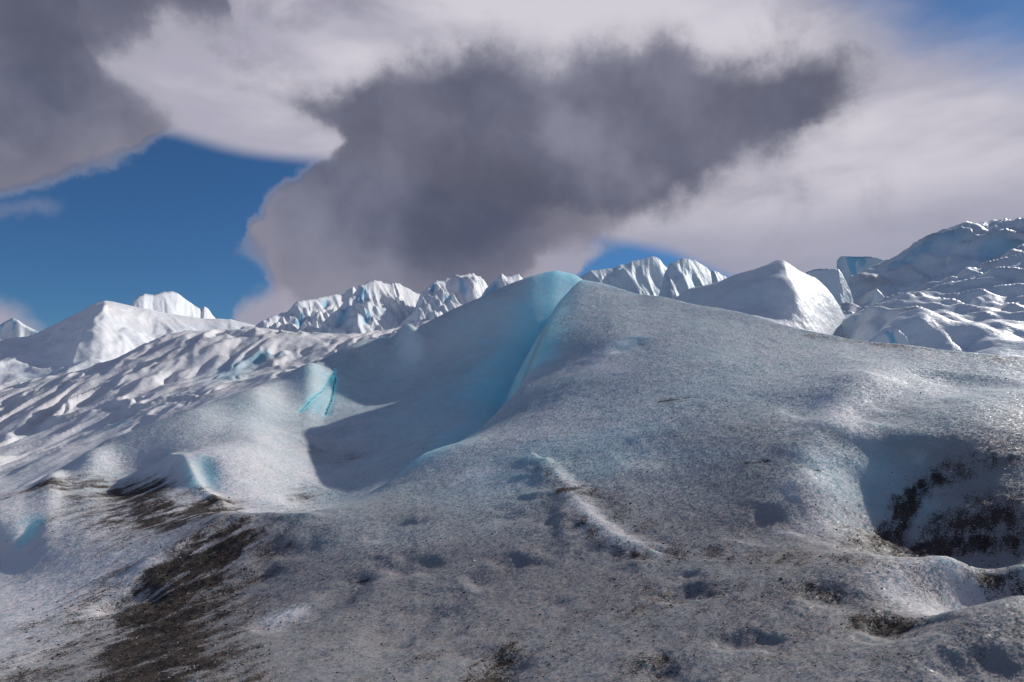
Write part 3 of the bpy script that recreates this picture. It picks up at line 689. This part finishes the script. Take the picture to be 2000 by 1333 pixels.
# tabular block and its neighbours
for line, dist, front, back, p0, p1, ns, nt, seed, pf, lab in (
    ([(1630, 600), (1634, 506), (1640, 500), (1655, 498), (1680, 498), (1702, 499), (1722, 503), (1737, 508), (1742, 520), (1760, 580)], 58, 3.5, 6, 1628, 1762, 170, 90, 105, .30, 'flat-topped blue ice block standing behind the right ice hill'),
    ([(1560, 600), (1574, 532), (1590, 527), (1620, 524), (1638, 524), (1645, 534), (1653, 552), (1662, 572), (1668, 594), (1672, 640)], 44, 3.5, 6, 1560, 1675, 160, 90, 111, .40, 'steep pale ice block just behind the right flank of the smooth dome'),
    ([(1686, 630), (1698, 592), (1708, 570), (1713, 562), (1722, 570), (1733, 588), (1742, 605), (1752, 640)], 39, 2.5, 3, 1684, 1754, 110, 70, 117, .7, 'small white ice pinnacle in front of the flat-topped block'),
    ([(1670, 700), (1690, 668), (1712, 652), (1735, 643), (1742, 646), (1746, 640), (1756, 642), (1770, 655), (1785, 700)], 24, 1.8, 2.5, 1668, 1787, 120, 70, 123, .6, 'low bright ice tooth peeking over the foreground crest beside the right hill')):
    L = crest_land(line, dist, front, back, -1, p0, p1, ns, nt, pf, .5)
    rough_up(L, .5 if dist > 30 else .18, dist / 26, dist / 13, seed, shear=.2, cups=.5, keep=.25, small=.3)
    L.att['blue'] = np.maximum(L.att['blue'], .15)
    tag(L.build('serac', M_RIGHT), lab, 'serac', 'seracs right of the wave')

# smooth dome
dome = Land(ray(1290, 600)[0], ray(1690, 600)[0], 18, 44, 250, 175)
dp = [(1330, 572, 34), (1400, 550, 33.5), (1450, 532, 33), (1500, 523, 32.5), (1535, 520, 32), (1575, 535, 33.2), (1610, 560, 34), (1640, 600, 34.3), (1658, 640, 34.3), (1664, 668, 34),
      (1400, 600, 29), (1480, 590, 28), (1535, 570, 28), (1550, 620, 26.5), (1605, 640, 28.5), (1500, 650, 25), (1400, 660, 25)]
de = [(1300, 42, 2), (1450, 42, 3), (1600, 42, 1.5), (1690, 36, -1), (1700, 30, -1), (1690, 24, -1), (1600, 20, 0), (1450, 20, 0), (1300, 22, 1.5), (1295, 32, 4.5), (1560, 38, 5.0), (1450, 38, 5.5), (1640, 38, 3.0)]
dome.fit(dp, de, 100, 100)
dome.stroke([(1530, 524), (1542, 560), (1560, 600)], .7, .35, 1.5); dome.stroke([(1490, 560), (1500, 600)], .6, -.2); dome.stroke([(1440, 545), (1480, 535)], .5, -.18); dome.stroke([(1590, 560), (1620, 610)], .5, -.12)
wx = fbm(dome.X / 4, dome.Y / 4, 3, seed=3)
dome.Z +=   .14 * fbm(dome.X / 2.2, dome.Y / 3.0, 4, .42, seed=31) + .06 * (worley(dome.X / 1.9 + .5 * wx, dome.Y / 2.2 + .5 * wx, 8) ** 1.6 - .4)
dome.att['dirt'] = (.35 * sstep(-.1, .6, wx + .3) * sstep(9.3, 8.0, dome.X)).astype(np.float32)
tag(dome.build('ice_dome', M_RIGHT), 'smooth grey ice dome with a bright crest rising behind the foreground slope', 'ice dome')

# big hill at the right
hill = Land(ray(1640, 600)[0], ray(2420, 600)[0], 13, 76, 350, 300)
hp = [(1668, 562, 50), (1700, 541, 49), (1745, 516, 47), (1785, 497, 46), (1800, 476, 45), (1830, 456, 44), (1850, 451, 44), (1900, 437, 43), (1940, 432, 43), (2000, 430, 42), (2200, 420, 41), (2400, 430, 40),
      (1655, 610, 40), (1680, 640, 31), (1700, 610, 38), (1760, 590, 38), (1790, 540, 41), (1850, 560, 34), (1850, 500, 39), (1930, 480, 38), (2000, 500, 34), (2100, 500, 34), (1900, 520, 35), (1930, 540, 31), (2000, 520, 30.5), (1930, 610, 28), (2000, 600, 27), (1840, 620, 29), (1760, 640, 28.5),
      (1690, 672, 26), (1800, 678, 24), (1900, 680, 22.5), (2000, 670, 22), (2200, 670, 22), (2400, 670, 22)]
he = [(p, y, z) for p, y, z in ((1650, 18, .2), (1800, 16, .6), (2000, 14, 1.2), (2300, 14, 1.2), (1650, 75, 3), (1800, 75, 5), (2000, 75, 6), (2300, 75, 6), (1640, 60, 5), (1640, 26, .5))]
hp = [(px, py, y * (1 + .24 * min(max((640 - py) / 200, 0), 1))) for px, py, y in hp]
hill.fit(hp, he, 120, 120)
sx_ = hill.X + .25 * hill.Y; wx = fbm(hill.X / 4, hill.Y / 5, 3, seed=13); wy = fbm(hill.X / 4, hill.Y / 5, 3, seed=14)
c1 = np.clip(worley(hill.X / 3.7 + .6 * wx, hill.Y / 5.0 + .6 * wy, 17, k=7), 0, 2); c2 = np.clip(worley(hill.X / 1.6 + .6 * wx, hill.Y / 2.2 + .6 * wy, 18, k=9), 0, 2)
hk = sstep(17, 24, hill.Y)
hill.Z += hk * (.45 + .55 * sstep(25, 34, hill.Y)) * ((2.2 * (c1 ** 1.3 - .4) * (1 - .5 * sstep(45, 52, hill.Y)) + .7 * (c2 ** 1.3 - .4) * (1 - .8 * sstep(44, 50, hill.Y))) + .4 * (ridged(sx_ / 3, hill.Y / 5, 3, seed=19) - 1.3))
hill.att['dirt'] = (.42 * sstep(-.1, .5, wy) * sstep(.3, .8, c1)).astype(np.float32)
hill.att['blue'] = (.7 * sstep(.22, .05, c2) * sstep(.1, .5, wx)).astype(np.float32)
for q in ([(1755, 520), (1758, 512)], [(1800, 490), (1806, 478)], [(1835, 458), (1870, 452)], [(1930, 500), (1990, 480)]): hill.paint('blue', q, .8, .55)
tag(hill.build('ice_hill', M_RIGHT), 'large shaded lumpy ice hill scalloped with hollows at the right edge', 'ice hill')


# ---------------------------------------------------------------- loose grains lying on the near ice
def scatter(name, n, weight, rmin, rmax, mat, seed, flat=.6, ymax=13.0):
    rg = np.random.default_rng(seed)
    w = (weight * near.Y ** 2 * (near.Y < ymax))[:-1, :-1].ravel(); w = w / w.sum()
    # as many per picture area near and far: thin them out with distance
    w = w / (near.Y[:-1, :-1].ravel() ** 2); w /= w.sum()
    i = rg.choice(len(w), n, p=w); a, b = i // (near.nt - 1), i % (near.nt - 1)
    fa, fb = rg.random((2, n))[..., None]
    P = V[a, b] * (1 - fa) * (1 - fb) + V[a + 1, b] * fa * (1 - fb) + V[a, b + 1] * (1 - fa) * fb + V[a + 1, b + 1] * fa * fb
    r = rmin * (rmax / rmin) ** (rg.random(n) ** 2.2)
    r = np.minimum(r, rmax) * np.clip(near.Y[a, b] / 6, .7, 1.0)
    base = np.array([(1, 0, 0), (0, 1, 0), (-1, 0, 0), (0, -1, 0), (0, 0, 1), (0, 0, -1)], float)
    tri = np.array([(0, 1, 4), (1, 2, 4), (2, 3, 4), (3, 0, 4), (1, 0, 5), (2, 1, 5), (3, 2, 5), (0, 3, 5)])
    q = rg.normal(size=(n, 4)); q /= np.linalg.norm(q, axis=1, keepdims=True); ww, x, y, z = q.T
    Rm = np.stack([1 - 2 * (y * y + z * z), 2 * (x * y - z * ww), 2 * (x * z + y * ww), 2 * (x * y + z * ww), 1 - 2 * (x * x + z * z), 2 * (y * z - x * ww), 2 * (x * z - y * ww), 2 * (y * z + x * ww), 1 - 2 * (x * x + y * y)], -1).reshape(n, 3, 3)
    loc = base[None] * (.55 + .75 * rg.random((n, 6, 1))) * np.array([1.25, .9, .65])
    vv = np.einsum('nij,nkj->nki', Rm, loc) * r[:, None, None]; vv[..., 2] *= flat
    vv += P[:, None] + np.array([0, 0, .12]) * r[:, None, None]
    return add_mesh(name, vv.reshape(-1, 3), None, mat, tris=(tri[None] + 6 * np.arange(n)[:, None, None]).reshape(-1, 3))


def plain(name, col, col2, rough, spec=.5):
    ma = bpy.data.materials.new(name); ma.use_nodes = True; t = NT(ma.node_tree); bs = t.n['Principled BSDF']
    pos = t.new('ShaderNodeNewGeometry').outputs['Position']
    t.put(bs.inputs['Base Color'], t.mix(t.noise(pos, 23, 4, .6), col, col2)); bs.inputs['Roughness'].default_value = rough; bs.inputs['Specular IOR Level'].default_value = spec
    return ma


dw = np.clip(near.att['dirt'], 0, 1.6)
tag(scatter('grit', 10000, dw ** 1.5 + .012, .003, .016, plain('dark rock grit', (.012, .011, .010), (.060, .050, .043), .8, .3), 5), 'dark rock grit strewn over the near ice', 'grit', kind='stuff')
tag(scatter('ice_crystals', 16000, .25 + .0 * dw, .003, .009, plain('clear ice crystal', (.62, .66, .70), (.86, .88, .90), .40, .4), 6, .9), 'loose glinting ice crystals on the foreground crust', 'ice crystals', kind='stuff')
print('built', time.time() - T0)
